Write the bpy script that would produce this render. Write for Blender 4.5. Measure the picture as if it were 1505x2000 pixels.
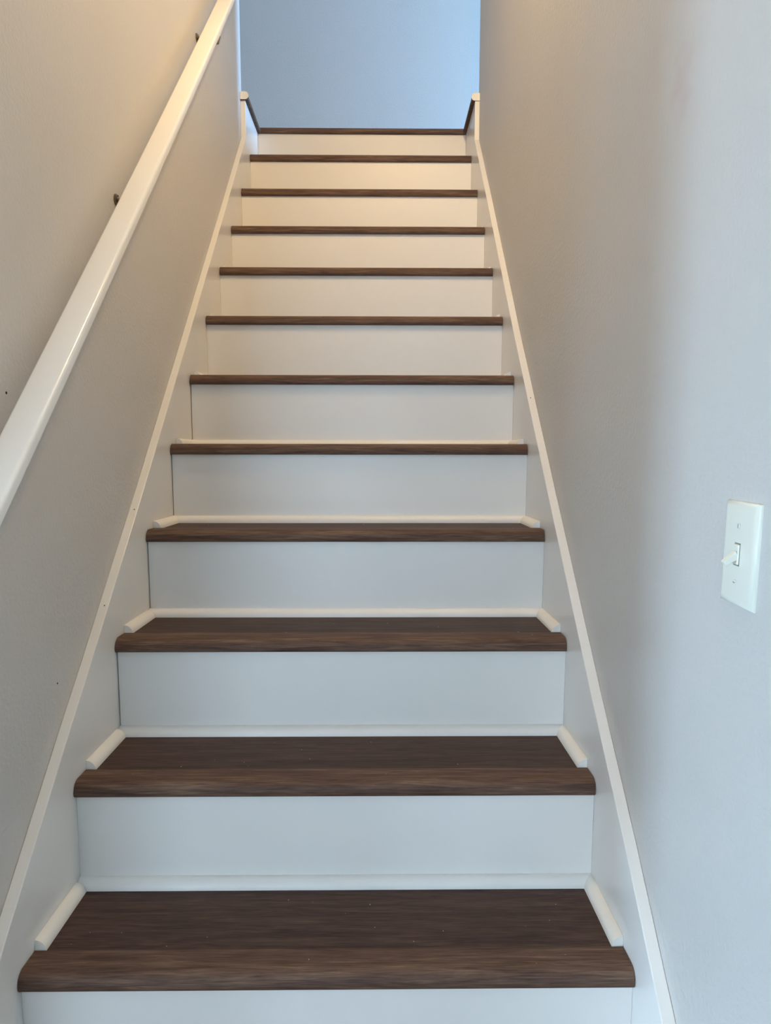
import bpy, bmesh, math, random
from mathutils import Matrix, Vector
random.seed(4)
for o in list(bpy.data.objects): bpy.data.objects.remove(o)
S = bpy.context.scene; C = S.collection
PI = math.pi
# ------------------------------------------------------------------ camera
cam_d = bpy.data.cameras.new('camera'); cam = bpy.data.objects.new('camera', cam_d); C.objects.link(cam)
f_px, pitch, yaw, roll = 1312.1, -0.113868, -0.0107587, 0.0010057
R0 = Vector((math.cos(yaw), math.sin(yaw), 0))
H0 = Vector((-math.sin(yaw), math.cos(yaw), 0))
F0 = H0*math.cos(pitch) + Vector((0, 0, 1))*math.sin(pitch)
U0 = -H0*math.sin(pitch) + Vector((0, 0, 1))*math.cos(pitch)
R1 = R0*math.cos(roll) + U0*math.sin(roll); U1 = U0*math.cos(roll) - R0*math.sin(roll)
cam.matrix_world = Matrix(((R1.x, U1.x, -F0.x, 0.073647), (R1.y, U1.y, -F0.y, -0.884996), (R1.z, U1.z, -F0.z, 0.758967), (0, 0, 0, 1)))
cam_d.sensor_fit = 'HORIZONTAL'; cam_d.sensor_width = 36; cam_d.lens = f_px*36/1505
cam_d.shift_x = -2.34/1505; cam_d.shift_y = 47.6/1505; cam_d.clip_start = 0.01
S.camera = cam
# ------------------------------------------------------------------ world, daylight, exposure
wd = bpy.data.worlds.new('world'); S.world = wd; wd.use_nodes = True
wd.node_tree.nodes['Background'].inputs[0].default_value = (0.61, 0.80, 1.0, 1)
wd.node_tree.nodes['Background'].inputs[1].default_value = 15.4
S.view_settings.view_transform = 'Standard'; S.view_settings.look = 'None'; S.view_settings.gamma = 1
S.view_settings.use_curve_mapping = False; S.view_settings.exposure = 0.0

def area(name, loc, target, sx, sy, power, col):
    l = bpy.data.lights.new(name, 'AREA'); l.shape = 'RECTANGLE'; l.size = sx; l.size_y = sy
    l.energy = power; l.color = col
    o = bpy.data.objects.new(name, l); C.objects.link(o); o.location = loc
    o.rotation_euler = (Vector(target)-Vector(loc)).to_track_quat('-Z', 'Y').to_euler()
    return o
# daylight through the window of the lower room, in its left wall
area('lower_room_daylight', (-2.07, -0.88, 0.25), (0, -0.88, 0.25), 0.3, 0.7, 43, (0.45, 0.72, 1.0))
# daylight through the window on the upper landing
area('landing_daylight', (3.17, 2.05, 2.50), (0, 2.05, 2.50), 0.24, 0.6, 205, (0.25, 0.56, 1.0))
# ------------------------------------------------------------------ measurements (metres)
W2 = 0.44; SK = 0.0185; WX = W2+SK
YN = [-0.0057, 0.1917, 0.3906, 0.5869, 0.7815, 0.9728, 1.1633, 1.3575, 1.5487, 1.7424, 1.9346, 2.1240]
ZN = [0.0065, 0.1940, 0.3863, 0.5783, 0.7708, 0.9611, 1.1558, 1.3479, 1.5376, 1.7343, 1.9358, 2.1255]
T = 0.0242; OV = 0.0091; Q = 0.0172; JN = 0.05
FLOOR = -0.170; LAND = ZN[11]+T; WEND = 1.889; CEIL = 4.6; YE = -0.30
M = 0.99486

# ------------------------------------------------------------------ materials
def mat(name):
    m = bpy.data.materials.new(name); m.use_nodes = True
    n = m.node_tree.nodes; l = m.node_tree.links
    return m, n, l, n['Principled BSDF']
def paint(name, col, rough, bump_s, bump_scale, dist=0.0006, spec=0.5, stain=None):
    m, n, l, b = mat(name)
    tc = n.new('ShaderNodeTexCoord')
    no = n.new('ShaderNodeTexNoise'); no.inputs['Scale'].default_value = bump_scale; no.inputs['Detail'].default_value = 3
    l.new(tc.outputs['Object'], no.inputs['Vector'])
    bp = n.new('ShaderNodeBump'); bp.inputs['Strength'].default_value = bump_s; bp.inputs['Distance'].default_value = dist
    l.new(no.outputs['Fac'], bp.inputs['Height']); l.new(bp.outputs['Normal'], b.inputs['Normal'])
    n2 = n.new('ShaderNodeTexNoise'); n2.inputs['Scale'].default_value = 3.5; n2.inputs['Detail'].default_value = 5
    l.new(tc.outputs['Object'], n2.inputs['Vector'])
    mx = n.new('ShaderNodeMix'); mx.data_type = 'RGBA'
    mx.inputs['A'].default_value = (*[c*0.96 for c in col], 1); mx.inputs['B'].default_value = (*[min(1, c*1.03) for c in col], 1)
    l.new(n2.outputs['Fac'], mx.inputs['Factor'])
    out = mx.outputs['Result']
    if stain:
        (sx, sy, sz), rad, sc = stain
        vm = n.new('ShaderNodeVectorMath'); vm.operation = 'DISTANCE'; vm.inputs[1].default_value = (sx, sy, sz)
        n3 = n.new('ShaderNodeTexNoise'); n3.inputs['Scale'].default_value = 14
        l.new(tc.outputs['Object'], n3.inputs['Vector'])
        l.new(tc.outputs['Object'], vm.inputs[0])
        ad = n.new('ShaderNodeMath'); ad.operation = 'MULTIPLY_ADD'; ad.inputs[1].default_value = 0.12
        l.new(n3.outputs['Fac'], ad.inputs[0]); l.new(vm.outputs['Value'], ad.inputs[2])
        mr = n.new('ShaderNodeMapRange'); mr.inputs['From Min'].default_value = 0.06; mr.inputs['From Max'].default_value = 0.06+rad
        mr.inputs['To Min'].default_value = 0.5; mr.inputs['To Max'].default_value = 0
        l.new(ad.outputs['Value'], mr.inputs['Value'])
        m2 = n.new('ShaderNodeMix'); m2.data_type = 'RGBA'; m2.inputs['B'].default_value = (*sc, 1)
        l.new(out, m2.inputs['A']); l.new(mr.outputs['Result'], m2.inputs['Factor']); out = m2.outputs['Result']
    l.new(out, b.inputs['Base Color'])
    b.inputs['Roughness'].default_value = rough; b.inputs['Specular IOR Level'].default_value = spec
    return m
WALLC = (0.58, 0.55, 0.51)
M_wall = paint('wall_paint', WALLC, 0.5, 0.7, 150, 0.0016)
M_wall_r = paint('wall_paint_marked', WALLC, 0.5, 0.7, 150, 0.0016, stain=((WX, 0.03, 1.235), 0.05, (0.52, 0.34, 0.34)))
M_trim = paint('white_trim_paint', (0.81, 0.775, 0.725), 0.42, 0.25, 60, 0.0004)
M_skirt = paint('white_skirt_paint', (0.80, 0.765, 0.715), 0.26, 0.25, 60, 0.0004)
M_rail = paint('white_rail_gloss', (0.86, 0.84, 0.80), 0.22, 0.2, 45, 0.0004)
M_raw = paint('moulding_primer', (0.84, 0.80, 0.73), 0.5, 0.2, 60, 0.0003)
M_plate = paint('almond_plastic', (0.75, 0.735, 0.63), 0.28, 0.0, 60)
M_ceil = paint('ceiling_paint', (0.75, 0.74, 0.72), 0.9, 0.4, 60, 0.001)
M_caulk = paint('joint_caulk', (0.35, 0.31, 0.27), 0.8, 0.1, 60)

def wood(name, dark, mid, light, rough=0.58, seed=0.0):
    m, n, l, b = mat(name)
    tc = n.new('ShaderNodeTexCoord'); oi = n.new('ShaderNodeObjectInfo')
    mp = n.new('ShaderNodeMapping'); mp.inputs['Scale'].default_value = (2.2, 34, 34)
    cx = n.new('ShaderNodeCombineXYZ'); mu = n.new('ShaderNodeMath'); mu.operation = 'MULTIPLY_ADD'
    mu.inputs[1].default_value = 37.0; mu.inputs[2].default_value = seed
    l.new(oi.outputs['Random'], mu.inputs[0]); l.new(mu.outputs[0], cx.inputs[0]); l.new(mu.outputs[0], cx.inputs[1])
    ad = n.new('ShaderNodeVectorMath'); ad.operation = 'ADD'
    l.new(tc.outputs['Object'], ad.inputs[0]); l.new(cx.outputs[0], ad.inputs[1]); l.new(ad.outputs[0], mp.inputs['Vector'])
    a = n.new('ShaderNodeTexNoise'); a.inputs['Scale'].default_value = 2.6; a.inputs['Detail'].default_value = 8
    a.inputs['Roughness'].default_value = 0.62; a.inputs['Distortion'].default_value = 0.9
    l.new(mp.outputs[0], a.inputs['Vector'])
    mp2 = n.new('ShaderNodeMapping'); mp2.inputs['Scale'].default_value = (16, 420, 420)
    l.new(ad.outputs[0], mp2.inputs['Vector'])
    f = n.new('ShaderNodeTexNoise'); f.inputs['Scale'].default_value = 1.6; f.inputs['Detail'].default_value = 4; f.inputs['Distortion'].default_value = 0.3
    l.new(mp2.outputs[0], f.inputs['Vector'])
    r = n.new('ShaderNodeValToRGB'); e = r.color_ramp
    e.elements[0].position = 0.28; e.elements[0].color = (*dark, 1)
    e.elements[1].position = 0.72; e.elements[1].color = (*light, 1)
    k = e.elements.new(0.5); k.color = (*mid, 1)
    l.new(a.outputs['Fac'], r.inputs[0])
    r2 = n.new('ShaderNodeValToRGB'); e = r2.color_ramp
    e.elements[0].position = 0.30; e.elements[0].color = (0.55, 0.54, 0.53, 1)
    e.elements[1].position = 0.68; e.elements[1].color = (1.4, 1.39, 1.36, 1)
    l.new(f.outputs['Fac'], r2.inputs[0])
    mx = n.new('ShaderNodeMix'); mx.data_type = 'RGBA'; mx.blend_type = 'MULTIPLY'; mx.inputs['Factor'].default_value = 0.85
    l.new(r.outputs[0], mx.inputs['A']); l.new(r2.outputs[0], mx.inputs['B'])
    l.new(mx.outputs['Result'], b.inputs['Base Color'])
    bp = n.new('ShaderNodeBump'); bp.inputs['Strength'].default_value = 0.35; bp.inputs['Distance'].default_value = 0.0005
    l.new(f.outputs['Fac'], bp.inputs['Height']); l.new(bp.outputs['Normal'], b.inputs['Normal'])
    b.inputs['Roughness'].default_value = rough; b.inputs['Specular IOR Level'].default_value = 0.22
    return m
M_tread = wood('tread_wood', (0.037, 0.021, 0.017), (0.062, 0.035, 0.028), (0.092, 0.056, 0.043))
M_nose = wood('nosing_wood', (0.062, 0.034, 0.024), (0.112, 0.063, 0.044), (0.18, 0.115, 0.075), seed=5.3)
M_floor = wood('floor_wood', (0.06, 0.036, 0.028), (0.10, 0.062, 0.045), (0.16, 0.10, 0.07), seed=9)

def flat(name, col, rough=0.5, metal=0.0):
    m, n, l, b = mat(name)
    tc = n.new('ShaderNodeTexCoord'); no = n.new('ShaderNodeTexNoise'); no.inputs['Scale'].default_value = 90
    l.new(tc.outputs['Object'], no.inputs['Vector'])
    mx = n.new('ShaderNodeMix'); mx.data_type = 'RGBA'
    mx.inputs['A'].default_value = (*[c*0.85 for c in col], 1); mx.inputs['B'].default_value = (*[min(1, c*1.12) for c in col], 1)
    l.new(no.outputs['Fac'], mx.inputs['Factor']); l.new(mx.outputs['Result'], b.inputs['Base Color'])
    b.inputs['Roughness'].default_value = rough; b.inputs['Metallic'].default_value = metal
    return m
M_bronze = flat('aged_bronze', (0.26, 0.20, 0.15), 0.3, 0.95)
M_dark = flat('dark_hole', (0.03, 0.025, 0.02), 0.8)
M_slot = flat('slot_recess', (0.22, 0.22, 0.17), 0.8)
M_screw = flat('painted_screw', (0.62, 0.64, 0.57), 0.35, 0.2)
M_speck = flat('speck_white', (0.62, 0.58, 0.50), 0.8)
M_edge = flat('nosing_end_cut', (0.055, 0.038, 0.03), 0.8)

# ------------------------------------------------------------------ mesh helpers
class MB:
    def __init__(s): s.bm = bmesh.new()
    def loft(s, A, B, cap=True):
        a = [s.bm.verts.new(p) for p in A]; b = [s.bm.verts.new(p) for p in B]; n = len(A)
        for i in range(n):
            j = (i+1) % n
            s.bm.faces.new((a[i], a[j], b[j], b[i]))
        if cap: s.bm.faces.new(a[::-1]); s.bm.faces.new(b)
        return s
    def rings(s, L, cap=True):
        V = [[s.bm.verts.new(p) for p in r] for r in L]; n = len(L[0])
        for a, b in zip(V, V[1:]):
            for i in range(n):
                j = (i+1) % n; s.bm.faces.new((a[i], a[j], b[j], b[i]))
        if cap: s.bm.faces.new(V[0][::-1]); s.bm.faces.new(V[-1])
        return s
    def box(s, x0, x1, y0, y1, z0, z1):
        return s.loft([(x0, y0, z0), (x1, y0, z0), (x1, y1, z0), (x0, y1, z0)], [(x0, y0, z1), (x1, y0, z1), (x1, y1, z1), (x0, y1, z1)])
    def tube(s, path, rad, seg=14):
        L = []
        P = [Vector(p) for p in path]
        for i, p in enumerate(P):
            d = (P[min(i+1, len(P)-1)]-P[max(i-1, 0)]).normalized()
            u = d.cross(Vector((0, 1, 0)) if abs(d.y) < 0.9 else Vector((1, 0, 0))).normalized(); v = d.cross(u)
            r = rad[i] if isinstance(rad, (list, tuple)) else rad
            L.append([tuple(p+u*r*math.cos(2*PI*k/seg)+v*r*math.sin(2*PI*k/seg)) for k in range(seg)])
        return s.rings(L)
    def build(s, name, m, parent=None, bevel=0, smooth=False, seg=2):
        bmesh.ops.recalc_face_normals(s.bm, faces=s.bm.faces)
        if bevel:
            es = [e for e in s.bm.edges if len(e.link_faces) == 2 and e.calc_face_angle() > 0.6]
            bmesh.ops.bevel(s.bm, geom=es, offset=bevel, segments=seg, profile=0.5, affect='EDGES')
        me = bpy.data.meshes.new(name); s.bm.to_mesh(me); s.bm.free()
        me.materials.append(m)
        if smooth:
            for p in me.polygons: p.use_smooth = True
            try: me.set_sharp_from_angle(angle=math.radians(38))
            except Exception: pass
        o = bpy.data.objects.new(name, me); C.objects.link(o)
        if parent: o.parent = parent
        return o
def place(o, loc):
    """move the object's origin to loc, leaving its geometry where it stands"""
    v = Vector(loc); o.data.transform(Matrix.Translation(-v)); o.location = v; return o
def thing(name, label, cat, loc=(0, 0, 0), group=None):
    o = bpy.data.objects.new(name, None); C.objects.link(o); o.location = loc
    o['label'] = label; o['category'] = cat; o.empty_display_size = 0.1
    if group: o['group'] = group
    return o
def struct(o, label=None, cat=None):
    o['kind'] = 'structure'
    if label: o['label'] = label
    if cat: o['category'] = cat
    return o
def extx(poly, x0, x1): return [(x0, y, z) for y, z in poly], [(x1, y, z) for y, z in poly]

# ------------------------------------------------------------------ room shell
wb = MB()   # left stair wall: full height to the landing, below the landing floor beyond it
poly = [(YE, FLOOR-0.02), (3.35, FLOOR-0.02), (3.35, LAND-0.03), (WEND, LAND-0.03), (WEND, CEIL), (YE, CEIL)]
wall_left = struct(MB().loft(*extx(poly, -WX-0.12, -WX)).build('wall_left', M_wall, bevel=0.003), 'greige painted stairwell wall behind the white handrail', 'wall')
poly = [(-3.5, FLOOR-0.02), (3.35, FLOOR-0.02), (3.35, LAND-0.03), (WEND, LAND-0.03), (WEND, CEIL), (-3.5, CEIL)]
wall_right = struct(MB().loft(*extx(poly, WX, WX+0.12)).build('wall_right', M_wall_r, bevel=0.003), 'greige painted wall on the right with the light switch', 'wall')
struct(MB().box(-1.8, 3.3, 3.2, 3.32, LAND-0.05, CEIL).build('wall_back', M_wall), 'landing wall at the top of the stairs, washed in blue daylight', 'wall')
def label(o, t, c): o['label'] = t; o['category'] = c
# upper landing
mb = MB(); mb.box(-1.8, 3.2, YN[11]+0.055, 3.2, LAND-0.03, LAND-0.004)
mb.box(-1.8, -WX-0.0, WEND, YN[11]+0.055, LAND-0.03, LAND-0.004); mb.box(WX, 3.2, WEND, YN[11]+0.055, LAND-0.03, LAND-0.004)
struct(mb.build('floor_landing', M_floor), 'landing floor at the top of the staircase', 'floor')
struct(MB().box(-1.92, -1.8, WEND-0.12, 3.32, LAND-0.05, CEIL).build('wall_landing_left', M_wall), 'left end wall of the upper landing', 'wall')
mb = MB()      # right landing wall with window opening y 1.93..2.17, z 2.2..2.8
mb.box(3.2, 3.3, WEND-0.12, 1.93, LAND-0.05, CEIL); mb.box(3.2, 3.3, 2.17, 3.2, LAND-0.05, CEIL)
mb.box(3.2, 3.3, 1.93, 2.17, LAND-0.05, 2.2); mb.box(3.2, 3.3, 1.93, 2.17, 2.8, CEIL)
struct(mb.build('wall_landing_right', M_wall), 'right end wall of the upper landing with its window', 'wall')
struct(MB().box(-1.8, -WX-0.12, WEND-0.12, WEND, LAND-0.05, CEIL).build('wall_landing_front_left', M_wall), 'landing wall left of the stairwell', 'wall')
struct(MB().box(WX+0.12, 3.2, WEND-0.12, WEND, LAND-0.05, CEIL).build('wall_landing_front_right', M_wall), 'landing wall right of the stairwell', 'wall')
struct(MB().box(-1.92, 3.3, YE-0.12, 3.32, CEIL, CEIL+0.1).build('ceiling', M_ceil), 'ceiling over stairwell and landing', 'ceiling')
# lower room (behind the camera)
struct(MB().box(-2.2, WX+0.12, -3.6, 3.35, FLOOR-0.1, FLOOR).build('floor', M_floor), 'brown plank floor at the foot of the stairs', 'floor')
struct(MB().box(-2.2, -WX-0.12, YE, YE+0.12, FLOOR, 2.25).build('wall_front', M_wall), 'wall of the lower room beside the stair opening', 'wall')
struct(MB().box(-WX, WX, YE-0.12, YE, 2.25, CEIL).build('wall_header', M_wall), 'wall above the stair opening', 'wall')
struct(MB().box(-2.2, WX, -3.6, YE, 2.25, 2.35).build('ceiling_lower', M_ceil), 'ceiling of the lower room', 'ceiling')
mb = MB()      # window openings y -1.03..-.73, z -.1..0.6 and the added fill opening y -2.0..-1.5, z -.1...9
mb.box(-2.2, -2.1, -3.6, -2.0, FLOOR, 2.25); mb.box(-2.2, -2.1, -1.5, -1.03, FLOOR, 2.25); mb.box(-2.2, -2.1, -0.73, YE+0.12, FLOOR, 2.25)
mb.box(-2.2, -2.1, -2.0, -1.5, FLOOR, -0.1); mb.box(-2.2, -2.1, -2.0, -1.5, 0.9, 2.25)
mb.box(-2.2, -2.1, -1.03, -0.73, FLOOR, -0.1); mb.box(-2.2, -2.1, -1.03, -0.73, 0.6, 2.25)
struct(mb.build('wall_lower_left', M_wall), 'left wall of the lower room with its window', 'wall')
mb = MB()      # window opening x -1.85..-0.45, z .2..1.3
mb.box(-2.1, -1.85, -3.6, -3.5, FLOOR, 2.25); mb.box(-0.45, WX, -3.6, -3.5, FLOOR, 2.25)
mb.box(-1.85, -0.45, -3.6, -3.5, FLOOR, 0.2); mb.box(-1.85, -0.45, -3.6, -3.5, 1.3, 2.25)
struct(mb.build('wall_rear', M_wall), 'rear wall of the lower room with its window', 'wall')

struct(MB().box(-WX-0.12, WX+0.12, 3.35, 3.45, FLOOR-0.1, LAND-0.05).build('light_block_under_landing', M_wall), 'added panel under the landing, blocks sky light behind the risers', 'wall')  # added out of view, keeps sky light from leaking through the riser gaps
# nail holes and scuffs in the left wall
for y, z, r in ((0.096, 0.853, 0.0022), (0.196, 0.391, 0.0016)):
    o = MB().tube([(-WX-0.002, y, z), (-WX+0.0006, y, z)], [r, r*0.9], 8).build('nail_hole', M_dark, wall_left)

# ------------------------------------------------------------------ staircase
stair = thing('staircase', 'straight staircase with brown wood treads, white risers and white skirt boards', 'staircase', (0, 0, 0))
nose_prof = [(0.012, 0.0), (0.0012, 0.0), (-0.0006, 0.0025), (-0.0010, 0.0075), (-0.0006, 0.0125), (0.0012, 0.0175), (0.0045, 0.0218), (0.0090, 0.0248),
             (0.0150, 0.0262), (JN-0.001, 0.0262), (JN, 0.0252), (JN, 0.0)]
qpts = [(Q*math.cos(t)*1.0, Q*math.sin(t)) for t in [i*PI/2/8 for i in range(9)]]   # (a from face, b up)
qprof = [(0.0004, 0.0)] + [(Q, 0.0)] + [(a, b) for a, b in qpts[1:-1]] + [(0.0004, Q)]
for k in range(12):
    y, z = YN[k], ZN[k]
    zb = (ZN[k-1]+T) if k else FLOOR
    # riser
    gl = 0.0018 if k in (2, 3, 4, 5) else 0.0004
    rz = place(MB().box(-W2+gl, W2-0.0004, y+OV, y+OV+0.012, zb-(0.01 if k else 0), z).build('riser', M_trim, stair), (0, y+OV, zb))
    if k == 11: break
    # tread
    yr = YN[k+1]+OV
    tr = place(MB().box(-W2+0.001, W2-0.001, y+JN+0.0006, yr, z+0.004, z+T).build('tread', M_tread, stair, bevel=0.0006, seg=1), (0, y+0.1, z))
    A, B = extx([(a+y, b+z) for a, b in nose_prof], -W2+0.0010, W2-0.0012)
    if k >= 4: A = [(x, yy, z+(zz-z)*(1.0+0.01*(k-3))) for x, yy, zz in A]; B = [(x, yy, z+(zz-z)*(1.0+0.01*(k-3))) for x, yy, zz in B]
    # slight hand-cut ends
    j1, j2 = random.uniform(0, 0.0010), random.uniform(0, 0.0012)
    A = [(x+(j1 if i in (4, 5, 6, 7) else 0), yy, zz) for i, (x, yy, zz) in enumerate(A)]
    B = [(x-(j2 if i in (3, 4, 5, 6) else 0), yy, zz) for i, (x, yy, zz) in enumerate(B)]
    no = MB().loft(A, B).build('nosing', M_nose, tr, smooth=True)
    no.data.transform(Matrix.Translation((0, -y, -z))); no.location = Vector((0, y, z))-tr.location
    # quarter-round mouldings
    zt = z+T
    butt = k in (0, 1, 2)
    def q_obj(A, B, m, org):
        o = MB().loft(A, B).build('quarter_round', m, tr, smooth=True)
        o.data.transform(Matrix.Translation(-Vector(org))); o.location = Vector(org)-tr.location
        return o
    xl = [-W2+(0.0004 if butt else a) for a, b in qprof]
    q_obj([(x, yr-a, zt+b) for x, (a, b) in zip(xl, qprof)], [(W2-a, yr-a, zt+b) for a, b in qprof], M_trim, (0, yr, zt))
    y0 = y+JN+0.001
    q_obj([(-W2+a, y0, zt+b) for a, b in qprof], [(-W2+a, (yr-Q-0.0006) if butt else (yr-a), zt+b) for a, b in qprof], M_raw, (-W2, y0, zt))
    q_obj([(W2-a, y0, zt+b) for a, b in qprof], [(W2-a, yr-a-0.0003, zt+b) for a, b in qprof], M_raw, (W2, y0, zt))
# landing nosing and its two returns, mitred
y, z = YN[11], ZN[11]
OVR = 0.0125
ln = MB().loft([(-W2+OVR-a+0.0, y+a, z+b) for a, b in nose_prof], [(W2-OVR+a, y+a, z+b) for a, b in nose_prof]).build('landing_nosing', M_nose, stair, smooth=True)
place(ln, (0, y, z))
YS = 1.858
for s in (-1, 1):
    rp = [(min(a, 0.0309), b) for a, b in nose_prof if a < 0.049]+[(0.0309, 0.0)]
    o = MB().loft([(s*(W2-OVR+a), YS, z+b) for a, b in rp], [(s*(W2-OVR+a), y+a, z+b) for a, b in rp]).build('nosing_return', M_nose, stair, smooth=True)
    place(o, (s*W2, YS, z))
    pr = [(0.0131-0.0138*math.cos(t), 0.0131+0.0138*math.sin(t)) for t in [(-0.5+i/12)*PI for i in range(13)]]+[(0.031, 0.0269), (0.031, -0.0007)]
    e = MB().loft([(s*(W2-OVR-0.001+a), YS-0.002, z+b) for a, b in pr], [(s*(W2-OVR-0.001+a), YS, z+b) for a, b in pr]).build('end_cap', M_trim, o)
    e.location = -o.location; e['label'] = 'white painted end of the landing nosing'
# skirt boards
def skirt(sx, pts, holes):
    top = [(-0.285, FLOOR+0.0)] + pts
    poly = top + [(top[-1][0], ZN[11]), (2.133, ZN[11]), (2.133, 1.3), (1.2, 0.35), (0.45, FLOOR)]
    o = MB().loft(*extx(poly, sx*W2, sx*(WX-0.0003))).build('skirt_board', M_skirt, stair, bevel=0.0012, seg=2)
    o['label'] = 'left white skirt board under the handrail' if sx < 0 else 'right white skirt board'
    for yy, zz, r in holes:
        h = MB().tube([(sx*(W2+0.007), yy, zz-0.001), (sx*(W2+0.007), yy-0.0005, zz+0.0008)], [r, r*0.8], 8).build('nail_hole', M_dark, o)
skirt(-1, [(-0.022, 0.105), (0.177, 0.298), (0.280, 0.395), (0.594, 0.700), (0.991, 1.100), (1.495, 1.611), (1.866, 1.991)], [(0.545, 0.6535, 0.0012), (0.37, 0.484, 0.0010)])
skirt(1, [(-0.095, 0.032), (0.057, 0.187), (0.242, 0.360), (0.591, 0.701), (0.998, 1.104), (1.492, 1.614), (1.860, 1.985)], [(0.80, 0.911, 0.0012)])
# paint and dust specks lying on the lower treads
mb = MB()
for i in range(46):
    k = random.choice((0, 0, 0, 0, 1, 1, 1, 2, 2, 3))
    yy = YN[k]+random.uniform(0.015, 0.165); xx = random.uniform(-0.40, 0.40); zz = ZN[k]+(0.0263 if yy < YN[k]+JN else T)
    r = random.uniform(0.0004, 0.0012); a = random.uniform(0, PI)
    c, s_ = math.cos(a)*r*random.uniform(1, 1.6), math.sin(a)*r
    mb.loft([(xx-c, yy-s_, zz), (xx+s_*.5, yy-c*.5, zz), (xx+c, yy+s_, zz), (xx-s_*.5, yy+c*.5, zz)], [(xx-c*.5, yy-s_*.5, zz+r*.5), (xx+s_*.2, yy-c*.2, zz+r*.5), (xx+c*.5, yy+s_*.5, zz+r*.5), (xx-s_*.2, yy+c*.2, zz+r*.5)])
o = mb.build('paint_specks', M_speck, stair); o['kind'] = 'stuff'

# ------------------------------------------------------------------ handrail
rail_t = thing('handrail', 'long sloping white painted wooden handrail on the left wall', 'handrail', (-WX, -0.3, 0.5))
def cz(y): return y*M+0.773+0.004*y+0.0135*y*y
gi, go, th, rr = 0.028, 0.0755, 0.0190, 0.0058
prof = []      # (g, n) n = distance down from top face, rounded rectangle
for (cx_, cn, a0) in ((gi+rr, rr, PI), (go-rr, rr, 1.5*PI), (go-rr, th-rr, 0), (gi+rr, th-rr, 0.5*PI)):
    for i in range(6):
        a = a0+i*(PI/2)/5
        prof.append((cx_+rr*math.cos(a), cn+rr*math.sin(a)))
L = []
ys = [-0.27+i*(1.80+0.27)/26 for i in range(27)]
for yy in ys:
    sl = (cz(yy+0.01)-cz(yy-0.01))/0.02; t = Vector((0, 1, sl)).normalized(); nrm = Vector((0, -t.z, t.y))
    p = Vector((-WX, yy, cz(yy)))
    L.append([tuple(p+Vector((g, 0, 0))-nrm*n) for g, n in prof])
ro = MB().rings(L).build('rail', M_rail, rail_t, smooth=True); ro.location = -rail_t.location
for yb in (-0.14, 0.545, 1.228):
    zc = cz(yb); zw = zc-0.042
    b = MB().tube([(-WX+0.0003, yb, zw), (-WX+0.003, yb, zw), (-WX+0.005, yb, zw)], [0.011, 0.011, 0.007], 20).build('bracket', M_bronze, rail_t, smooth=True)
    b.location = -rail_t.location
    x_ = -WX; dp = 0.0 if yb > 1 else 0.007
    a = MB().tube([(x_+0.003, yb, zw), (x_+0.018, yb, zw-0.006), (x_+0.042, yb, zw-0.016+dp), (x_+0.062-dp, yb, zw-0.013+dp), (x_+0.066-dp, yb, zw+0.002+dp*.5), (x_+0.056, yb, zc-0.027)], [0.0055, 0.0045, 0.0045, 0.0045, 0.0045, 0.0045]).build('arm', M_bronze, b, smooth=True)
    s_ = MB()
    n = Vector((0, -0.705, 0.709)); t = Vector((0, 0.709, 0.705)); c0 = Vector((x_+0.056, yb, zc))-n*(th+0.0015)
    q = lambda u, v, w: tuple(c0+t*u+Vector((1, 0, 0))*v+n*w)
    s_.loft([q(-.025, -.008, -.0015), q(.025, -.008, -.0015), q(.025, .008, -.0015), q(-.025, .008, -.0015)], [q(-.025, -.008, .0015), q(.025, -.008, .0015), q(.025, .008, .0015), q(-.025, .008, .0015)])
    s_.build('saddle_strap', M_bronze, b)
    for dz in (-0.0075, 0.0075):
        MB().tube([(x_+0.003, yb, zw+dz), (x_+0.0062, yb, zw+dz)], [0.0022, 0.0016], 10).build('screw', M_bronze, b)

# ------------------------------------------------------------------ light switch
PY, PZ = -0.1835, 0.6595
sw = thing('light_switch', 'off-white toggle light switch plate on the right wall', 'light switch', (WX, PY, PZ)); sw.rotation_euler = (math.radians(1.7), 0, 0)
mb = MB()
def rect(hy, hz, x): return [(x, -hy, -hz), (x, hy, -hz), (x, hy, hz), (x, -hy, hz)]
hy, hz = 0.0325, 0.0556
mb.rings([rect(hy, hz, 0), rect(hy, hz, -0.0018), rect(hy-0.0012, hz-0.0012, -0.0040), rect(hy-0.0045, hz-0.0045, -0.0056), rect(hy-0.008, hz-0.008, -0.0060)])
pl = mb.build('wall_plate', M_plate, sw, smooth=True)
mb = MB(); mb.rings([rect(0.0056, 0.0122, -0.0059), rect(0.0056, 0.0122, -0.0063)]); mb.build('toggle_slot', M_slot, sw)
mb = MB(); mb.rings([rect(0.0050, 0.0108, -0.0060), rect(0.0046, 0.0104, -0.0078)]); mb.build('toggle_frame', M_plate, sw, bevel=0.0004, seg=1)
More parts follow.
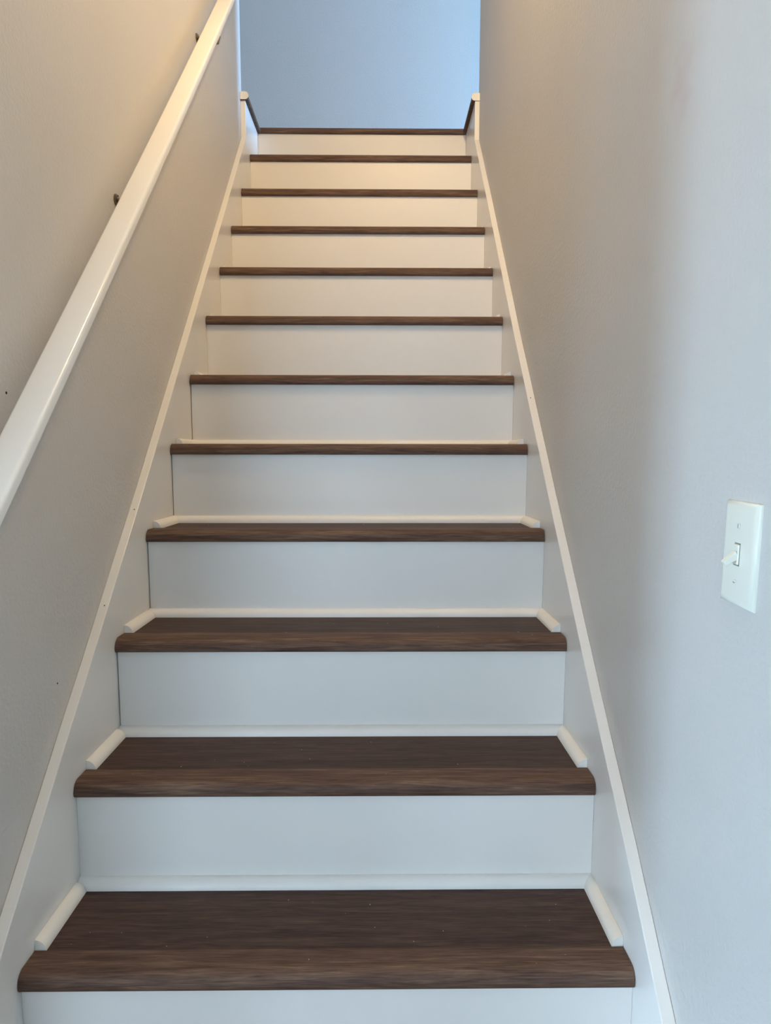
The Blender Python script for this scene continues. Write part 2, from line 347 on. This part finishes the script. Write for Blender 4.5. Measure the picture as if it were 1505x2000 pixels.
# lever, pointing down and out from the wall
mb = MB()
d = Vector((-0.80, 0, -0.60)); u = Vector((-0.60, 0, 0.80))
def lr(s_, hw, ht): 
    c = Vector((-0.0068, 0, 0.0))+d*s_
    return [tuple(c+Vector((0, -hw, 0))-u*ht), tuple(c+Vector((0, hw, 0))-u*ht), tuple(c+Vector((0, hw, 0))+u*ht), tuple(c+Vector((0, -hw, 0))+u*ht)]
mb.rings([lr(0, 0.0040, 0.0046), lr(0.008, 0.0036, 0.0034), lr(0.0155, 0.0034, 0.0027), lr(0.0165, 0.0028, 0.0020)])
mb.build('toggle', M_plate, sw, bevel=0.0005, seg=2)
for s_ in (-1, 1):
    c = s_*0.0302
    scw = MB().tube([(-0.0058, 0, c), (-0.0068, 0, c), (-0.0072, 0, c)], [0.0031, 0.0031, 0.0022], 16).build('screw', M_plate, sw, smooth=True)
    MB().box(-0.00745, -0.0070, -0.0022 if s_ < 0 else -0.0004, 0.0022 if s_ < 0 else 0.0004, c-(0.0004 if s_ < 0 else 0.0022), c+(0.0004 if s_ < 0 else 0.0022)).build('slot', M_slot, scw)

# ------------------------------------------------------------------ windows outside the frame (they give the daylight)
def window(n, c, ax, w, h):
    """simple white frame with a mullion; ax = 'x' wall plane across y, 'y' wall plane across x"""
    mb = MB(); t = 0.035
    def bx(a0, a1, z0, z1):
        if ax == 'x': mb.box(c[0]-0.02, c[0]+0.02, c[1]+a0, c[1]+a1, c[2]+z0, c[2]+z1)
        else: mb.box(c[0]+a0, c[0]+a1, c[1]-0.02, c[1]+0.02, c[2]+z0, c[2]+z1)
    bx(-w/2, -w/2+t, -h/2, h/2); bx(w/2-t, w/2, -h/2, h/2); bx(-w/2+t, w/2-t, -h/2, -h/2+t); bx(-w/2+t, w/2-t, h/2-t, h/2); bx(-w/2+t, w/2-t, -0.012, 0.012)
    return struct(mb.build('window_%d' % n, M_trim), ['', 'narrow low window at the foot of the stairs', 'wide window in the rear wall of the lower room', 'small window at the end of the landing', 'added low window in the lower room, brightens the right stair wall'][n], 'window')
window(1, (-2.15, -0.88, 0.25), 'x', 0.3, 0.7)
window(4, (-2.15, -1.75, 0.4), 'x', 0.5, 1.0)  # added unseen window, lets extra sky light onto the right stair wall
window(2, (-1.15, -3.55, 0.75), 'y', 1.4, 1.1)
window(3, (3.25, 2.05, 2.50), 'x', 0.24, 0.6)

# ------------------------------------------------------------------ warm stair lamp, high on the right wall above the frame
lt = thing('wall_lamp', 'small warm wall lamp with bare bulb high on the right stair wall', 'lamp', (WX, 0.45, 2.65))
MB().tube([(0, 0, 0), (-0.015, 0, 0), (-0.02, 0, 0)], [0.055, 0.055, 0.03], 24).build('back_plate', M_bronze, lt, smooth=True)
MB().tube([(-0.015, 0, 0), (-0.08, 0, 0.06), (-0.15, 0, 0.075), (-0.185, 0, 0.055), (-0.19, 0, 0.03), (-0.19, 0, 0.016), (-0.19, 0, -0.016)], [0.008, 0.008, 0.008, 0.008, 0.008, 0.018, 0.018]).build('arm', M_bronze, lt, smooth=True)
M_bulb, _n, _l, _b = mat('lit_bulb'); _b.inputs['Emission Color'].default_value = (1.0, 0.735, 0.41, 1); _b.inputs['Emission Strength'].default_value = 25
MB().tube([(-0.19, 0, -0.016), (-0.19, 0, -0.024), (-0.19, 0, -0.036), (-0.19, 0, -0.05), (-0.19, 0, -0.064), (-0.19, 0, -0.074), (-0.19, 0, -0.079)], [0.012, 0.014, 0.024, 0.029, 0.025, 0.014, 0.004], 20).build('bulb', M_bulb, lt, smooth=True)
pl_ = bpy.data.lights.new('stair_lamp_light', 'POINT'); pl_.energy = 57; pl_.color = (1.0, 0.735, 0.41); pl_.shadow_soft_size = 0.06
po = bpy.data.objects.new('stair_lamp_light', pl_); C.objects.link(po); po.location = (WX-0.19, 0.45, 2.60)
